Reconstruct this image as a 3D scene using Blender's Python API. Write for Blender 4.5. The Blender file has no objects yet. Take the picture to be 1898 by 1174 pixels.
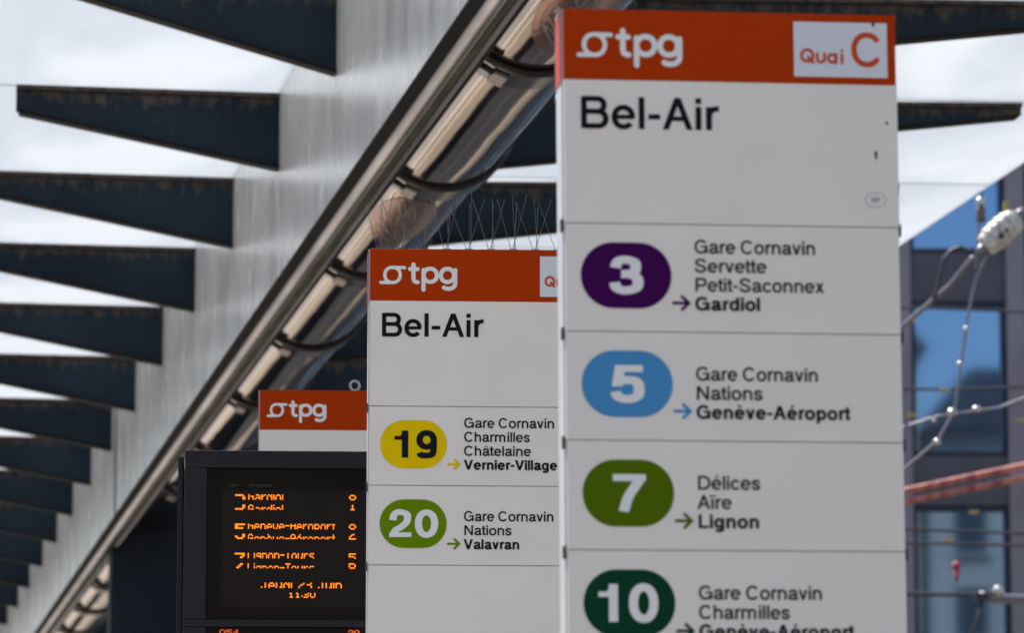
import bpy, bmesh, math, random
from math import radians as RAD, sin, cos, pi
from mathutils import Vector, Matrix
random.seed(7)
C = bpy.context.scene.collection
SC = bpy.context.scene

# ---------------------------------------------------------------- camera, world, sun, exposure
cam = bpy.data.cameras.new("camera")
cam.sensor_width = 36.0
cam.lens = 151.74
cam.clip_start = 0.1
cam.clip_end = 2000
cam.dof.use_dof = True
cam.dof.focus_distance = 9.5
cam.dof.aperture_fstop = 9.2
cam_ob = bpy.data.objects.new("camera", cam)
C.objects.link(cam_ob)
cam_ob.location = (0, 0, 1.6)
cam_ob.rotation_euler = (RAD(90 + 8.832), 0, 0)
SC.camera = cam_ob

SUN_EL, SUN_AZ = RAD(57), RAD(-38)          # azimuth measured from +Y towards +X
world = bpy.data.worlds.new("World")
SC.world = world
world.use_nodes = True
wn = world.node_tree.nodes
sky = wn.new("ShaderNodeTexSky")
sky.sky_type = 'NISHITA'
sky.sun_disc = False
sky.sun_elevation = SUN_EL
sky.sun_rotation = SUN_AZ
sky.air_density = 1.1
sky.dust_density = 1.2
sky.ozone_density = 2.0
bg = wn.get("Background") or wn.new("ShaderNodeBackground")
bg.inputs["Strength"].default_value = 0.11
world.node_tree.links.new(sky.outputs[0], bg.inputs[0])

sun = bpy.data.lights.new("sun", 'SUN')
sun.energy = 4.6
sun.angle = RAD(0.53)
sun.color = (1.0, 0.93, 0.83)
sun_ob = bpy.data.objects.new("sun", sun)
C.objects.link(sun_ob)
sd = Vector((sin(SUN_AZ) * cos(SUN_EL), cos(SUN_AZ) * cos(SUN_EL), sin(SUN_EL)))
sun_ob.rotation_euler = (-sd).to_track_quat('-Z', 'Y').to_euler()

SC.view_settings.view_transform = 'Standard'
SC.view_settings.look = 'None'
SC.view_settings.exposure = 0.96
SC.view_settings.gamma = 1.0
SC.view_settings.use_curve_mapping = False
SC.cycles.max_bounces = 10
SC.cycles.use_denoising = True

# ---------------------------------------------------------------- materials
def new_mat(name):
    m = bpy.data.materials.new(name)
    m.use_nodes = True
    nt = m.node_tree
    return m, nt, nt.nodes["Principled BSDF"]

def srgb(r, g, b):
    f = lambda c: (c / 255 / 12.92) if c <= 10 else ((c / 255 + 0.055) / 1.055) ** 2.4
    return (f(r), f(g), f(b), 1)

def noisy(name, c1, c2, scale=(3, 3, 3), rough=0.5, metal=0.0, detail=4, lo=0.35, hi=0.65, bump=0.0, rvar=0.0, spec=None, coat=0.0):
    """base colour that wanders between c1 and c2 by a stretched noise"""
    m, nt, p = new_mat(name)
    tc = nt.nodes.new("ShaderNodeTexCoord")
    mp = nt.nodes.new("ShaderNodeMapping"); mp.inputs["Scale"].default_value = scale
    nz = nt.nodes.new("ShaderNodeTexNoise"); nz.inputs["Scale"].default_value = 1.0; nz.inputs["Detail"].default_value = detail
    rp = nt.nodes.new("ShaderNodeValToRGB")
    rp.color_ramp.elements[0].position = lo; rp.color_ramp.elements[0].color = c1
    rp.color_ramp.elements[1].position = hi; rp.color_ramp.elements[1].color = c2
    L = nt.links.new
    L(tc.outputs["Object"], mp.inputs[0]); L(mp.outputs[0], nz.inputs["Vector"]); L(nz.outputs["Fac"], rp.inputs[0])
    L(rp.outputs[0], p.inputs["Base Color"])
    p.inputs["Roughness"].default_value = rough
    p.inputs["Metallic"].default_value = metal
    if spec is not None: p.inputs["Specular IOR Level"].default_value = spec
    if coat: p.inputs["Coat Weight"].default_value = coat
    if rvar:
        mr = nt.nodes.new("ShaderNodeMapRange"); mr.inputs["To Min"].default_value = rough - rvar; mr.inputs["To Max"].default_value = rough + rvar
        L(nz.outputs["Fac"], mr.inputs["Value"]); L(mr.outputs[0], p.inputs["Roughness"])
    if bump:
        b = nt.nodes.new("ShaderNodeBump"); b.inputs["Strength"].default_value = bump; b.inputs["Distance"].default_value = 0.002
        L(nz.outputs["Fac"], b.inputs["Height"]); L(b.outputs[0], p.inputs["Normal"])
    return m

def flat(name, col, rough=0.5, metal=0.0, spec=None):
    m, nt, p = new_mat(name)
    p.inputs["Base Color"].default_value = col
    p.inputs["Roughness"].default_value = rough
    p.inputs["Metallic"].default_value = metal
    if spec is not None: p.inputs["Specular IOR Level"].default_value = spec
    return m

def sign_mat(name, col, dirt):
    """printed enamel: almost even, with faint greying, dust specks"""
    m, nt, p = new_mat(name)
    L = nt.links.new
    tc = nt.nodes.new("ShaderNodeTexCoord")
    n1 = nt.nodes.new("ShaderNodeTexNoise"); n1.inputs["Scale"].default_value = 3.5; n1.inputs["Detail"].default_value = 5
    n2 = nt.nodes.new("ShaderNodeTexVoronoi"); n2.inputs["Scale"].default_value = 26
    n3 = nt.nodes.new("ShaderNodeTexNoise"); n3.inputs["Scale"].default_value = 90; n3.inputs["Detail"].default_value = 2
    L(tc.outputs["Object"], n1.inputs["Vector"]); L(tc.outputs["Object"], n2.inputs["Vector"]); L(tc.outputs["Object"], n3.inputs["Vector"])
    r1 = nt.nodes.new("ShaderNodeMapRange"); r1.inputs["From Min"].default_value = 0.35; r1.inputs["From Max"].default_value = 0.75
    r1.inputs["To Min"].default_value = 0.0; r1.inputs["To Max"].default_value = dirt
    L(n1.outputs["Fac"], r1.inputs["Value"])
    r2 = nt.nodes.new("ShaderNodeMapRange"); r2.inputs["From Min"].default_value = 0.035; r2.inputs["From Max"].default_value = 0.075
    r2.inputs["To Min"].default_value = 1.0; r2.inputs["To Max"].default_value = 0.0
    L(n2.outputs["Distance"], r2.inputs["Value"])
    r3 = nt.nodes.new("ShaderNodeMapRange"); r3.inputs["From Min"].default_value = 0.6; r3.inputs["From Max"].default_value = 0.72
    r3.inputs["To Max"].default_value = 0.5
    L(n3.outputs["Fac"], r3.inputs["Value"])
    mu = nt.nodes.new("ShaderNodeMath"); mu.operation = 'MULTIPLY'
    L(r2.outputs[0], mu.inputs[0]); L(r3.outputs[0], mu.inputs[1])
    ad = nt.nodes.new("ShaderNodeMath"); ad.operation = 'ADD'; ad.use_clamp = True
    L(r1.outputs[0], ad.inputs[0]); L(mu.outputs[0], ad.inputs[1])
    mx = nt.nodes.new("ShaderNodeMix"); mx.data_type = 'RGBA'
    mx.inputs["A"].default_value = col
    mx.inputs["B"].default_value = (col[0] * 0.45, col[1] * 0.42, col[2] * 0.38, 1)
    L(ad.outputs[0], mx.inputs["Factor"]); L(mx.outputs["Result"], p.inputs["Base Color"])
    p.inputs["Roughness"].default_value = 0.38
    p.inputs["Specular IOR Level"].default_value = 0.07
    return m

M = {}
M['white'] = sign_mat('white_enamel', (0.83, 0.79, 0.735, 1), 0.14)
M['orange'] = sign_mat('orange_enamel', (0.44, 0.038, 0.000, 1), 0.12)
M['plate'] = flat('plate_white', (0.68, 0.70, 0.76, 1), 0.35, 0, .15)
M['ink'] = flat('black_print', (0.012, 0.013, 0.018, 1), 0.5, 0, 0.03)
M['logo_white'] = flat('logo_print', (0.80, 0.80, 0.78, 1), 0.45, 0, 0.03)
M['red_ink'] = flat('orange_red_print', (0.58, 0.07, 0.02, 1), 0.5, 0, 0.03)
M['purple'] = flat('purple_print', (0.052, 0.003, 0.080, 1), 0.4, 0, 0.03)
M['blue'] = flat('blue_print', (0.068, 0.275, 0.545, 1), 0.4, 0, 0.03)
M['green'] = flat('green_print', (0.082, 0.145, 0.002, 1), 0.4, 0, 0.03)
M['green2'] = flat('leaf_green_print', (0.135, 0.245, 0.003, 1), 0.4, 0, 0.03)
M['dgreen'] = flat('dark_green_print', (0.004, 0.050, 0.023, 1), 0.4, 0, 0.03)
M['yellow'] = flat('yellow_print', (0.80, 0.56, 0.002, 1), 0.4, 0, 0.03)
M['grey_ink'] = flat('grey_print', (0.30, 0.32, 0.36, 1), 0.5)
M['grime'] = flat('grime', (0.05, 0.035, 0.02, 1), 0.9)
M['black'] = flat('black_plastic', (0.012, 0.012, 0.013, 1), 0.5)
M['profile'] = noisy('sign_profile', (0.46, 0.46, 0.49, 1), (0.56, 0.56, 0.59, 1), (4, 4, 2), 0.4, 0.1)
M['steel'] = noisy('dull_steel', (0.35, 0.35, 0.36, 1), (0.55, 0.55, 0.56, 1), (8, 8, 8), 0.35, 0.9)
M['wire'] = flat('spike_wire', (0.16, 0.15, 0.15, 1), 0.4, 0.9)
M['box'] = noisy('dark_lacquer', (0.008, 0.008, 0.013, 1), (0.013, 0.013, 0.019, 1), (3, 3, 3), 0.4, 0.0, spec=.25)
M['screen'] = flat('display_glass', (0.006, 0.004, 0.004, 1), 0.3, 0, .12)
M['screen_rim'] = flat('screen_rim', (0.004, 0.004, 0.005, 1), 0.5)
M['faint'] = flat('faint_print', (0.05, 0.035, 0.035, 1), 0.6)

def emit(name, col, s):
    m, nt, p = new_mat(name)
    p.inputs["Base Color"].default_value = (0, 0, 0, 1)
    p.inputs["Emission Color"].default_value = col
    p.inputs["Emission Strength"].default_value = s
    return m
M['led'] = emit('amber_led', (1.0, 0.23, 0.004, 1), 0.8)
M['led_dim'] = emit('amber_led_dim', (1.0, 0.12, 0.01, 1), 0.5)

# fin paint, with rusty dirt under the upper edge
def fin_material():
    m, nt, p = new_mat('dark_blue_paint')
    L = nt.links.new
    N = nt.nodes.new
    tc = N("ShaderNodeTexCoord")
    oi = N("ShaderNodeObjectInfo"); mo = N("ShaderNodeMath"); mo.operation = 'MULTIPLY'; mo.inputs[1].default_value = 61.0; L(oi.outputs["Random"], mo.inputs[0])
    va = N("ShaderNodeVectorMath"); va.operation = 'ADD'; L(tc.outputs["Object"], va.inputs[0]); L(mo.outputs[0], va.inputs[1])
    sp = N("ShaderNodeSeparateXYZ"); L(tc.outputs["Object"], sp.inputs[0])
    mp = N("ShaderNodeMapping"); mp.inputs["Scale"].default_value = (22, 22, 9); L(va.outputs[0], mp.inputs[0])
    nz = N("ShaderNodeTexNoise"); nz.inputs["Detail"].default_value = 6; nz.inputs["Scale"].default_value = 1; nz.inputs["Roughness"].default_value = 0.65
    L(mp.outputs[0], nz.inputs["Vector"])
    mr = N("ShaderNodeMapRange"); mr.inputs["From Min"].default_value = -0.11; mr.inputs["From Max"].default_value = -0.015
    mr.inputs["To Min"].default_value = 0.0; mr.inputs["To Max"].default_value = 0.34
    mxx = N("ShaderNodeMath"); mxx.operation = 'MAXIMUM'; mxx.inputs[1].default_value = 0.0; L(sp.outputs["X"], mxx.inputs[0])
    mzz = N("ShaderNodeMath"); mzz.operation = 'MULTIPLY_ADD'; mzz.inputs[1].default_value = -0.0235; L(mxx.outputs[0], mzz.inputs[0]); L(sp.outputs["Z"], mzz.inputs[2])
    L(mzz.outputs[0], mr.inputs["Value"])
    ad = N("ShaderNodeMath"); ad.operation = 'ADD'; L(nz.outputs["Fac"], ad.inputs[0]); L(mr.outputs[0], ad.inputs[1])
    th = N("ShaderNodeMapRange"); th.inputs["From Min"].default_value = 0.67; th.inputs["From Max"].default_value = 0.86; th.inputs["To Max"].default_value = 0.9
    L(ad.outputs[0], th.inputs["Value"])
    n2 = N("ShaderNodeTexNoise"); n2.inputs["Scale"].default_value = 2.2; n2.inputs["Detail"].default_value = 5; L(va.outputs[0], n2.inputs["Vector"])
    r2 = N("ShaderNodeValToRGB")
    r2.color_ramp.elements[0].position = 0.3; r2.color_ramp.elements[0].color = (0.006, 0.013, 0.022, 1)
    r2.color_ramp.elements[1].position = 0.75; r2.color_ramp.elements[1].color = (0.013, 0.026, 0.041, 1)
    L(n2.outputs["Fac"], r2.inputs[0])
    n4 = N("ShaderNodeTexNoise"); n4.inputs["Scale"].default_value = 70; n4.inputs["Detail"].default_value = 1; L(va.outputs[0], n4.inputs["Vector"])
    r4 = N("ShaderNodeMapRange"); r4.inputs["From Min"].default_value = 0.70; r4.inputs["From Max"].default_value = 0.78; r4.inputs["To Max"].default_value = 0.3
    L(n4.outputs["Fac"], r4.inputs["Value"])
    mx0 = N("ShaderNodeMix"); mx0.data_type = 'RGBA'; L(r4.outputs[0], mx0.inputs["Factor"]); L(r2.outputs[0], mx0.inputs["A"]); mx0.inputs["B"].default_value = (0.14, 0.15, 0.15, 1)
    mx = N("ShaderNodeMix"); mx.data_type = 'RGBA'
    L(th.outputs[0], mx.inputs["Factor"]); L(mx0.outputs["Result"], mx.inputs["A"]); mx.inputs["B"].default_value = (0.080, 0.064, 0.052, 1)
    L(mx.outputs["Result"], p.inputs["Base Color"])
    p.inputs["Roughness"].default_value = 0.6
    p.inputs["Specular IOR Level"].default_value = 0.14
    return m
M['fin'] = fin_material()
M['flange'] = noisy('flange_paint', (0.003, 0.0035, 0.005, 1), (0.008, 0.008, 0.008, 1), (4, 20, 20), 0.6, spec=.15)
M['column'] = noisy('column_paint', (0.010, 0.015, 0.024, 1), (0.016, 0.022, 0.032, 1), (2, 2, 1), 0.6, spec=.12)

def web_material():
    """galvanised plate: pale grey with vertical runs"""
    m, nt, p = new_mat('galvanised_plate')
    L = nt.links.new; N = nt.nodes.new
    tc = N("ShaderNodeTexCoord")
    oi = N("ShaderNodeObjectInfo"); mo = N("ShaderNodeMath"); mo.operation = 'MULTIPLY'; mo.inputs[1].default_value = 61.0; L(oi.outputs["Random"], mo.inputs[0])
    va = N("ShaderNodeVectorMath"); va.operation = 'ADD'; L(tc.outputs["Object"], va.inputs[0]); L(mo.outputs[0], va.inputs[1])
    mp = N("ShaderNodeMapping"); mp.inputs["Scale"].default_value = (1, 5, 2.4); L(va.outputs[0], mp.inputs[0])
    nz = N("ShaderNodeTexNoise"); nz.inputs["Scale"].default_value = 1; nz.inputs["Detail"].default_value = 7; L(mp.outputs[0], nz.inputs["Vector"])
    n2 = N("ShaderNodeTexNoise"); n2.inputs["Scale"].default_value = 1.7; n2.inputs["Detail"].default_value = 4; L(va.outputs[0], n2.inputs["Vector"])
    mu = N("ShaderNodeMath"); mu.operation = 'ADD'; L(nz.outputs["Fac"], mu.inputs[0]); L(n2.outputs["Fac"], mu.inputs[1])
    rp = N("ShaderNodeValToRGB")
    rp.color_ramp.elements[0].position = 0.36; rp.color_ramp.elements[0].color = (0.74, 0.745, 0.755, 1)
    rp.color_ramp.elements[1].position = 0.66; rp.color_ramp.elements[1].color = (0.93, 0.93, 0.91, 1)
    hf = N("ShaderNodeMath"); hf.operation = 'MULTIPLY'; hf.inputs[1].default_value = 0.5; L(mu.outputs[0], hf.inputs[0]); L(hf.outputs[0], rp.inputs[0])
    L(rp.outputs[0], p.inputs["Base Color"])
    mr = N("ShaderNodeMapRange"); mr.inputs["To Min"].default_value = 0.16; mr.inputs["To Max"].default_value = 0.34
    L(nz.outputs["Fac"], mr.inputs["Value"]); L(mr.outputs[0], p.inputs["Roughness"])
    p.inputs["Metallic"].default_value = 0.22
    return m
M['web'] = web_material()

def glass_material():
    """milky laminated roof glass lit from above"""
    m, nt, p = new_mat('milky_roof_glass')
    L = nt.links.new; N = nt.nodes.new
    tc = N("ShaderNodeTexCoord")
    mp = N("ShaderNodeMapping"); mp.inputs["Scale"].default_value = (0.9, 0.28, 1); mp.inputs["Rotation"].default_value = (0, 0, 0.6); L(tc.outputs["Object"], mp.inputs[0])
    nz = N("ShaderNodeTexNoise"); nz.inputs["Scale"].default_value = 1.1; nz.inputs["Detail"].default_value = 3; nz.inputs["Distortion"].default_value = 0.8; L(mp.outputs[0], nz.inputs["Vector"])  # broad noise puts loose bright light shapes into the glass colour
    n2 = N("ShaderNodeTexNoise"); n2.inputs["Scale"].default_value = 14; n2.inputs["Detail"].default_value = 6; L(tc.outputs["Object"], n2.inputs["Vector"])
    mr = N("ShaderNodeMapRange"); mr.inputs["To Min"].default_value = -0.05; mr.inputs["To Max"].default_value = 0.05; L(n2.outputs["Fac"], mr.inputs["Value"])
    ad = N("ShaderNodeMath"); L(nz.outputs["Fac"], ad.inputs[0]); L(mr.outputs[0], ad.inputs[1])
    rp = N("ShaderNodeValToRGB")
    rp.color_ramp.elements[0].position = 0.42; rp.color_ramp.elements[0].color = (0.575, 0.605, 0.635, 1)
    rp.color_ramp.elements[1].position = 0.60; rp.color_ramp.elements[1].color = (0.66, 0.68, 0.70, 1)
    L(ad.outputs[0], rp.inputs[0])
    tr = N("ShaderNodeBsdfTranslucent"); L(rp.outputs[0], tr.inputs["Color"])
    p.inputs["Base Color"].default_value = (0.75, 0.8, 0.82, 1)
    p.inputs["Roughness"].default_value = 0.12
    ms = N("ShaderNodeMixShader"); ms.inputs[0].default_value = 0.80
    out = nt.nodes["Material Output"]
    L(p.outputs[0], ms.inputs[1]); L(tr.outputs[0], ms.inputs[2]); L(ms.outputs[0], out.inputs["Surface"])
    return m
M['glass'] = glass_material()
M['seal'] = flat('grey_sealant', (0.10, 0.13, 0.15, 1), 0.6)
M['chrome'] = noisy('polished_steel', (0.31, 0.262, 0.220, 1), (0.41, 0.352, 0.302, 1), (3, 0.9, 3), 0.08, 1.0, rvar=0.03, bump=0.9)
M['band'] = noisy('band_steel', (0.09, 0.088, 0.09, 1), (0.14, 0.135, 0.135, 1), (6, 6, 6), 0.16, 1.0)
M['latch'] = flat('latch_steel', (0.36, 0.33, 0.31, 1), 0.3, 0.8)
M['rail'] = noisy('rail_steel', (0.42, 0.42, 0.43, 1), (0.66, 0.66, 0.66, 1), (3, 1, 3), 0.28, 0.9)
M['mossy'] = noisy('mossy_edge', (0.035, 0.04, 0.025, 1), (0.09, 0.10, 0.05, 1), (30, 3, 30), 0.8)
M['reflection_tint'] = flat('brown_reflection', (0.30, 0.14, 0.095, 1), 0.22, 1)  # tint of the sign reflections painted on the tube
M['reflected_letters'] = flat('pale_reflection', (0.42, 0.36, 0.31, 1), 0.3, 1)

# ---------------------------------------------------------------- mesh helpers
class MB:
    """collects faces in one bmesh"""
    def __init__(s): s.bm = bmesh.new()
    def box(s, x0, x1, y0, y1, z0, z1):
        v = [s.bm.verts.new(c) for c in ((x0, y0, z0), (x1, y0, z0), (x1, y1, z0), (x0, y1, z0), (x0, y0, z1), (x1, y0, z1), (x1, y1, z1), (x0, y1, z1))]
        for f in ((0, 3, 2, 1), (4, 5, 6, 7), (0, 1, 5, 4), (1, 2, 6, 5), (2, 3, 7, 6), (3, 0, 4, 7)): s.bm.faces.new([v[i] for i in f])
        return s
    def prism(s, pts, axis, a0, a1):
        """polygon pts (2D) extruded along axis from a0 to a1; axis 'y': pts=(x,z)"""
        def mk(p, a): return {'y': (p[0], a, p[1]), 'x': (a, p[0], p[1]), 'z': (p[0], p[1], a)}[axis]
        A = [s.bm.verts.new(mk(p, a0)) for p in pts]; B = [s.bm.verts.new(mk(p, a1)) for p in pts]
        n = len(pts)
        s.bm.faces.new(A); s.bm.faces.new(B[::-1])
        for i in range(n): s.bm.faces.new((A[i], B[i], B[(i + 1) % n], A[(i + 1) % n]))
        return s
    def tube(s, pts, r, n=10, caps=True, close=False):
        pts = [Vector(p) for p in pts]
        rs = r if isinstance(r, (list, tuple)) else [r] * len(pts)
        rings = []; ref = None
        for i, p in enumerate(pts):
            a = pts[max(i - 1, 0)]; b = pts[min(i + 1, len(pts) - 1)]
            if close: a = pts[i - 1]; b = pts[(i + 1) % len(pts)]
            t = (b - a).normalized()
            if ref is None:
                ref = Vector((0, 0, 1)) if abs(t.z) < 0.9 else Vector((1, 0, 0))
            u = (ref - t * ref.dot(t)).normalized(); ref = u; w = t.cross(u)
            rings.append([s.bm.verts.new(p + (u * cos(2 * pi * k / n) + w * sin(2 * pi * k / n)) * rs[i]) for k in range(n)])
        m = len(rings)
        for i in range(m if close else m - 1):
            A, B = rings[i], rings[(i + 1) % m]
            for k in range(n): s.bm.faces.new((A[k], A[(k + 1) % n], B[(k + 1) % n], B[k]))
        if caps and not close:
            s.bm.faces.new(rings[0][::-1]); s.bm.faces.new(rings[-1])
        return s
    def ball(s, c, r, seg=12, sc=(1, 1, 1)):
        q = bmesh.ops.create_uvsphere(s.bm, u_segments=seg, v_segments=max(6, seg // 2), radius=r)
        for v in q['verts']: v.co = Vector((v.co.x * sc[0], v.co.y * sc[1], v.co.z * sc[2])) + Vector(c)
        return s
    def face(s, pts): s.bm.faces.new([s.bm.verts.new(p) for p in pts]); return s
    def mesh(s, name, mat, smooth=False, bevel=0.0):
        if bevel:
            bmesh.ops.remove_doubles(s.bm, verts=s.bm.verts, dist=1e-6)
            bmesh.ops.bevel(s.bm, geom=list(s.bm.edges), offset=bevel, segments=2, affect='EDGES', profile=0.6)
        bmesh.ops.recalc_face_normals(s.bm, faces=s.bm.faces)
        me = bpy.data.meshes.new(name)
        s.bm.to_mesh(me); s.bm.free()
        if mat: me.materials.append(mat)
        if smooth:
            for f in me.polygons: f.use_smooth = True
        return me

def link(name, me, parent=None, loc=(0, 0, 0), rot=(0, 0, 0)):
    o = bpy.data.objects.new(name, me)
    C.objects.link(o); o.location = loc; o.rotation_euler = rot
    if parent: o.parent = parent
    return o
def tag(o, label=None, cat=None, group=None, kind=None):
    if label: o['label'] = label
    if cat: o['category'] = cat
    if group: o['group'] = group
    if kind: o['kind'] = kind
    return o
def smooth_by_angle(me, deg=35):
    bm = bmesh.new(); bm.from_mesh(me)
    for e in bm.edges:
        e.smooth = len(e.link_faces) == 2 and e.calc_face_angle(0) < RAD(deg)
    for f in bm.faces: f.smooth = True
    bm.to_mesh(me); bm.free()
    return me

# ---------------------------------------------------------------- stroke lettering (grotesque face drawn from strokes)
def cr(pts, n=5):
    """Catmull-Rom through the points"""
    P = [pts[0]] + list(pts) + [pts[-1]]
    out = []
    for i in range(1, len(P) - 2):
        for k in range(n):
            t = k / n
            out.append(tuple(0.5 * ((2 * P[i][j]) + (-P[i - 1][j] + P[i + 1][j]) * t + (2 * P[i - 1][j] - 5 * P[i][j] + 4 * P[i + 1][j] - P[i + 2][j]) * t * t + (-P[i - 1][j] + 3 * P[i][j] - 3 * P[i + 1][j] + P[i + 2][j]) * t ** 3) for j in (0, 1)))
    out.append(tuple(pts[-1]))
    return out
def arc(cx, cy, rx, ry, a0, a1, n=None):
    n = n or max(4, int(abs(a1 - a0) / 11))
    o = []
    for k in range(n + 1):
        a = RAD(a0 + (a1 - a0) * k / n)
        ca, sa = cos(a), sin(a)
        e = 0.93                                   # slightly squarish rounds
        o.append((cx + rx * math.copysign(abs(ca) ** e, ca), cy + ry * math.copysign(abs(sa) ** e, sa)))
    return o
def S(pts, w=None, close=False): return ('S', pts, w, close)
def Pg(*pts): return ('P', pts)
def diag(x0, y0, x1, y1, w):
    k = w / 2 * math.hypot(x1 - x0, y1 - y0) / abs(y1 - y0)
    return Pg((x0 - k, y0), (x0 + k, y0), (x1 + k, y1), (x1 - k, y1))
def rect(x0, x1, y0, y1): return Pg((x0, y0), (x1, y0), (x1, y1), (x0, y1))

def glyph(ch, w):
    """returns (advance, list of pieces); cap height 1, x height .73"""
    h = w / 2; X = 0.73
    th = w * 0.86; q = th / 2                      # thin (horizontal) strokes
    acc = {'è': 'e', 'é': 'e', 'â': 'a', 'ï': 'i'}
    if ch in acc:
        adv, g = glyph(acc[ch], w)
        c = {'e': 0.39, 'a': 0.38, 'i': 0.155}[acc[ch]]
        g = list(g)
        if ch == 'ï':
            g = [g[0], rect(c - 0.04 - w * 0.95, c - 0.04, .84, .84 + w), rect(c + 0.04, c + 0.04 + w * .95, .84, .84 + w)]
        elif ch == 'è': g.append(Pg((c - .17, 1.04), (c - .17 + w * 1.1, 1.04), (c + .10, .83), (c + .02, .83)))
        elif ch == 'é': g.append(Pg((c + .17 - w * 1.1, 1.04), (c + .17, 1.04), (c - .02, .83), (c - .10, .83)))
        else: g += [Pg((c - .05, 1.02), (c + .02, 1.02), (c - .12, .83), (c - .21, .83)), Pg((c - .02, 1.02), (c + .05, 1.02), (c + .21, .83), (c + .12, .83))]
        return adv, g
    B, T, t = -0.01 + q, 1.01 - q, X + 0.01 - q
    if ch == ' ': return .34, []
    if ch == '-': return .46, [rect(.06, .40, .31, .31 + w * .95)]
    if ch == 'l': return .31, [rect(.155 - h, .155 + h, 0, 1)]
    if ch == 'i': return .31, [rect(.155 - h, .155 + h, 0, X), rect(.155 - h, .155 + h, 1 - w * 1.05, 1)]
    if ch in 'nhmu':
        s0 = .085
        def arch(xa, xb): 
            m_ = (xa + xb) / 2
            return S(arc(m_, .44, xb - h - m_, t - .44, 168, 0) + [(xb - h, 0)])
        if ch == 'm':
            return 1.16 + h, [rect(s0, s0 + w, 0, X), arch(s0, .60 + h), arch(.60 - h, 1.09)]
        g = [rect(s0, s0 + w, 0, 1 if ch == 'h' else X), arch(s0, .70)]
        if ch == 'u':
            f = lambda p: (.785 - p[0], X - p[1])
            g = [('P', [f(p) for p in g[0][1]]), S([f(p) for p in g[1][1]])]
        return .785, g
    if ch == 'r': return .47, [rect(.085, .085 + w, 0, X), S(cr([(.085 + h, .40), (.12 + h, .56), (.22 + h * .8, t - .03), (.32 + h * .5, t + .005), (.46, t + .005)]))]
    if ch == 'o': return .78, [S(arc(.39, .365, .34 - h, .375 - q, 0, 360)[:-1], None, True)]
    if ch == 'e': return .775, [S(arc(.385, .365, .34 - h, .375 - q, -2, 322)), rect(.06 + h, .72 - h * .3, .375 - q, .375 + q * .9)]
    if ch == 'c': return .71, [S(arc(.38, .365, .325 - h, .375 - q, 36, 324))]
    if ch in 'dpbgq':
        if ch in 'dg':
            g = [S(arc(.375, .365, .32 - h, .375 - q, 0, 360)[:-1], None, True)]
            if ch == 'd': g.append(rect(.70 - w, .70, 0, 1))
            else: g.append(S([(.70 - h, X), (.70 - h, -.02)] + arc(.38, -.06, .32 - h, .215 - q, -8, -158)))
            return .785, g
        return .785, [S(arc(.41, .365, .32 - h, .375 - q, 0, 360)[:-1], None, True), rect(.085, .085 + w, -.28, X)]
    if ch == 'a':
        return .76, [S(cr([(.09 + h * .9, .50), (.14 + h * .8, .62), (.25 + h * .5, t - .01), (.37, t), (.52, t - .02), (.64 - h, .60), (.655 - h, .48), (.655 - h, .20), (.665 - h * .6, .07 + q * .5), (.74, .01 + q)])),
                     S(cr([(.655 - h, .43), (.52, .41 - q * .4), (.32, .385 - q * .4), (.13 + h, .32), (.055 + h, .20), (.12 + h, .05 + q * .5), (.29, B), (.45, .05 + q * .4), (.60 - h * .6, .14), (.655 - h, .26)]))]
    if ch in 'sS':
        W_, H_ = (.69, X) if ch == 's' else (.92, 1.0)
        sx = W_ / .69; sy = H_ / X; tt = H_ + .01 - q
        L_, R_, cx_ = .055 * sx + h, W_ - .055 * sx - h, W_ / 2
        m_ = H_ * .5
        return W_, [S(cr([(R_ - .01, tt - .16 * sy), (R_ - .06 * sx, tt - .05 * sy), (cx_, tt), (L_ + .07 * sx, tt - .04 * sy), (L_ + .01, H_ * .73), (L_ + .07 * sx, H_ * .60), (cx_, m_ + .0),
                          (R_ - .07 * sx, H_ * .41), (R_, H_ * .27), (R_ - .06 * sx, B + .05 * sy), (cx_, B), (L_ + .05 * sx, B + .05 * sy), (L_ - .01, B + .19 * sy)]))]
    if ch == 't': return .40, [S([(.10 + h, .94), (.10 + h, .16)] + cr([(.10 + h, .14), (.13 + h, .05 + q * .6), (.20 + h, .012 + q), (.38, .012 + q)])[1:]), rect(.01, .375, X - th, X)]
    if ch == 'v': return .70, [diag(.35, 0, .04 + w * .55, X, w * .97), diag(.35, 0, .66 - w * .55, X, w * .97)]
    if ch == 'x': return .70, [diag(.04 + w * .6, 0, .64 - w * .6, X, w), diag(.66 - w * .6, 0, .06 + w * .6, X, w)]
    if ch == 'A': return .93, [diag(.02 + w * .6, 0, .465, 1, w), diag(.91 - w * .6, 0, .465, 1, w), rect(.22, .71, .27, .27 + th)]
    if ch == 'V': return .93, [diag(.465, 0, .02 + w * .6, 1, w), diag(.465, 0, .91 - w * .6, 1, w)]
    if ch in 'BPD':
        stem = rect(.10, .10 + w, 0, 1)
        def bowl(y0, y1, xr, xs):
            yc, ry = (y0 + y1) / 2, (y1 - y0) / 2
            return S([(.11 + h, y1), (xs, y1)] + arc(xs, yc, xr - h - xs, ry, 90, -90)[1:-1] + [(xs, y0), (.11 + h, y0)])
        if ch == 'B': return .95, [stem, bowl(.53, 1 - q, .84, .56), bowl(q, .53, .89, .58)]
        if ch == 'P': return .92, [stem, bowl(.44, 1 - q, .87, .56)]
        return 1.0, [stem, bowl(q, 1 - q, .94, .46)]
    if ch == 'C': return 1.0, [S(arc(.50, .5, .44 - h, .51 - q, 36, 324))]
    if ch == 'G': return 1.06, [S(arc(.51, .5, .45 - h, .51 - q, 38, 330)), rect(.54, .98, .44, .44 + th), rect(.98 - w, .98, 0, .45)]
    if ch == 'Q': return 1.07, [S(arc(.53, .5, .47 - h, .51 - q, 0, 360)[:-1], None, True), S([(.60, .30), (.93, -.02)])]
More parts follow.
